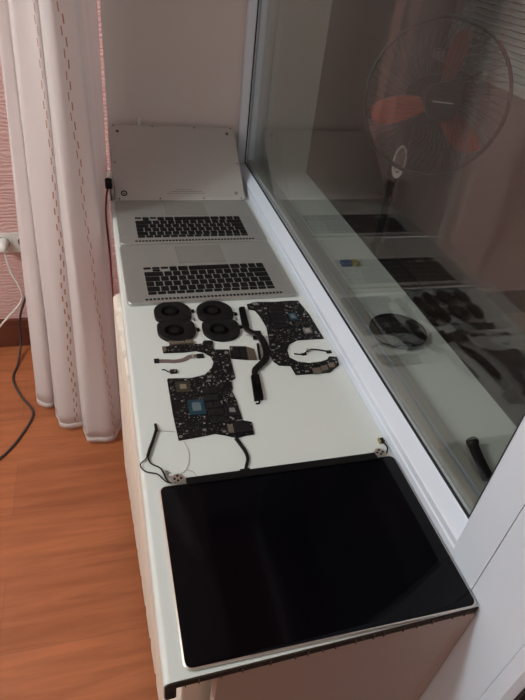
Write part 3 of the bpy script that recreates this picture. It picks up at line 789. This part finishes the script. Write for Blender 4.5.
# ------------------------------------------------------------------ display lid
dp = thing('laptop_display', (.18, .12, 0), 'black laptop display panel lying face up at near end of the sill', 'laptop display')
def rr(i, r, z): return rr3(i, -.002+i, .359-i, .2425-i, r, z, 8)
MB().loft([rr(.002, .008, .0004), rr(0, .010, .0016), rr(0, .010, .0040), rr(.0008, .0092, .0046)]).build('display_shell', 'alu_edge', dp, smooth=True)
MB().loft([rr(.0019, .0082, .0044), rr(.0019, .0082, .0051), rr(.0024, .0078, .0053)]).build('display_glass', 'screen', dp, smooth=True)
MB().box((.0385, .2375, .0054), (.3310, .2500, .0072), .002).box((.0390, .2400, .0012), (.3305, .2500, .0056)).build('clutch_cover', 'clutch', dp)
def hinge(cx, cy, sg):
    b = MB().prism([(cx-.009, cy-.006), (cx+.009, cy-.006), (cx+.0095, cy+.003), (cx+.003, cy+.0085), (cx-.004, cy+.0085), (cx-.0095, cy+.002)], .0052, .0072)
    h = b.build('hinge', 'alu_edge', dp)
    s_ = MB()
    for dx, dy in ((-.0045, .0), (.0045, .0), (0, .0048), (0, -.0035)): s_.cyl((cx+dx, cy+dy), .0019, .0071, .0076, 14)
    s_.build('screw_holes', 'dark', h)
hinge(.0275, .2500, 1); hinge(.3385, .2485, -1)
# flat black display cable running to the left board
MB().ribbon([(.1262, .3160), (.1310, .3010), (.1345, .2870), (.1345, .2735), (.1290, .2600), (.1255, .2510)], lambda t: .0062-.0022*t, .0010, .0022).build('data_cable', 'cable', dp)
MB().box((.1180, .2500, .0012), (.1330, .2545, .0040)).build('cable_anchor', 'cable', dp)
# antenna and camera leads at the left hinge
MB().tube([(.0090, .3540, .003), (.0060, .345, .003), (-.0002, .3268, .003), (-.0060, .312, .003), (-.0092, .3010, .003)], .0023, 8).build('cable_sleeve', 'cable', dp, smooth=True)
MB().tube([(-.0092, .3020, .002), (-.0140, .2955, .002), (-.0205, .2895, .0018), (-.0195, .2810, .0018), (-.0132, .2733, .002), (.001, .267, .002), (.0080, .2554, .003), (.0140, .2470, .005), (.0240, .2445, .0065)], .0010, 6).build('lead', 'cable', dp, smooth=True)
MB().tube([(-.0090, .3020, .002), (-.0062, .2885, .002), (.0058, .2775, .002), (.0100, .2670, .002), (.0120, .2560, .003), (.0150, .2475, .005)], .0012, 6).build('lead', 'cable', dp, smooth=True)
MB().box((.0065, .3505, .0002), (.0105, .3660, .0034), .0008).build('plug', 'cable', dp)
MB().box((.0100, .3510, .0002), (.0135, .3570, .0026)).build('plug_contact', 'silver', dp)
MB().ring((.0140, .2680), .0018, .0032, .0010, .0030, 14).ring((.0145, .2610), .0014, .0027, .0010, .0030, 14).build('ring_terminal', 'silver', dp)
MB().tube([(.0125, .3514, .0012), (.0259, .3481, .0012), (.0370, .3448, .0012)], .0005, 5).build('thin_wire', 'pale', dp)
MB().ribbon([(.0472, .3240), (.0511, .3023), (.048, .282), (.0432, .2702), (.0518, .2638), (.0559, .2510)], .0014, .0003, .0005).ribbon([(.0432, .2702), (.036, .264), (.0300, .2590)], .0010, .0003, .0005).build('clear_antenna', 'pale', dp)
# camera connector at the right hinge
MB().box((.3490, .2700, .0006), (.3508, .2790, .0060)).build('plug_contact', 'brass', dp)
MB().box((.3509, .2705, .0006), (.3575, .2735, .0056)).box((.3509, .2752, .0006), (.3575, .2785, .0056)).build('plug', 'cable', dp)
MB().tube([(.3550, .2710, .003), (.3568, .2650, .003), (.3560, .2570, .004), (.3490, .2460, .0062)], .0013, 7).build('lead', 'cable', dp, smooth=True)

for o in bpy.data.objects:
    if '_b' in o: del o['_b']

# ------------------------------------------------------------------ light
def light(name, typ, loc, energy, col, size=None, rot=None):
    d = bpy.data.lights.new(name, typ); d.energy = energy; d.color = col
    if typ == 'POINT': d.shadow_soft_size = size or .1
    if typ == 'AREA': d.shape = 'DISK'; d.size = size
    o = bpy.data.objects.new(name, d); COL.objects.link(o); o.location = (loc[0], loc[1], loc[2]+Z0)
    if rot: o.rotation_euler = rot
    return o
light('ceiling_lamp', 'POINT', (-1.75, .35, 1.45), 76, (.92, 1.0, 1.01), .11)
light('balcony_fill', 'POINT', (1.15, .1, 1.6), 5.0, (.97, 1.0, .97), .15)  # added fill to lift the dark balcony; no lamp hangs out there
w = bpy.data.worlds.new('night'); SC.world = w; w.use_nodes = True
bg = w.node_tree.nodes['Background']; bg.inputs[0].default_value = (.55, .6, .7, 1); bg.inputs[1].default_value = .01

# ------------------------------------------------------------------ camera
cam = bpy.data.cameras.new('camera'); co = bpy.data.objects.new('camera', cam); COL.objects.link(co)
R = ((0.9628, -0.25, 0.1027), (0.0745, 0.6107, 0.7884), (0.2598, 0.7514, -0.6066))
rx, ux_, fx = (Vector(v).normalized() for v in R)
mw = Matrix((rx, ux_, -fx)).transposed().to_4x4(); mw.translation = Vector((-.0479, -.2567, .6349+Z0))
co.matrix_world = mw
cam.sensor_fit = 'VERTICAL'; cam.sensor_height = 36; cam.lens = 36*558.3/700; cam.clip_start = .01
SC.camera = co
vs = SC.view_settings; vs.view_transform = 'Standard'; vs.look = 'None'; vs.exposure = .07; vs.gamma = 1; vs.use_curve_mapping = False
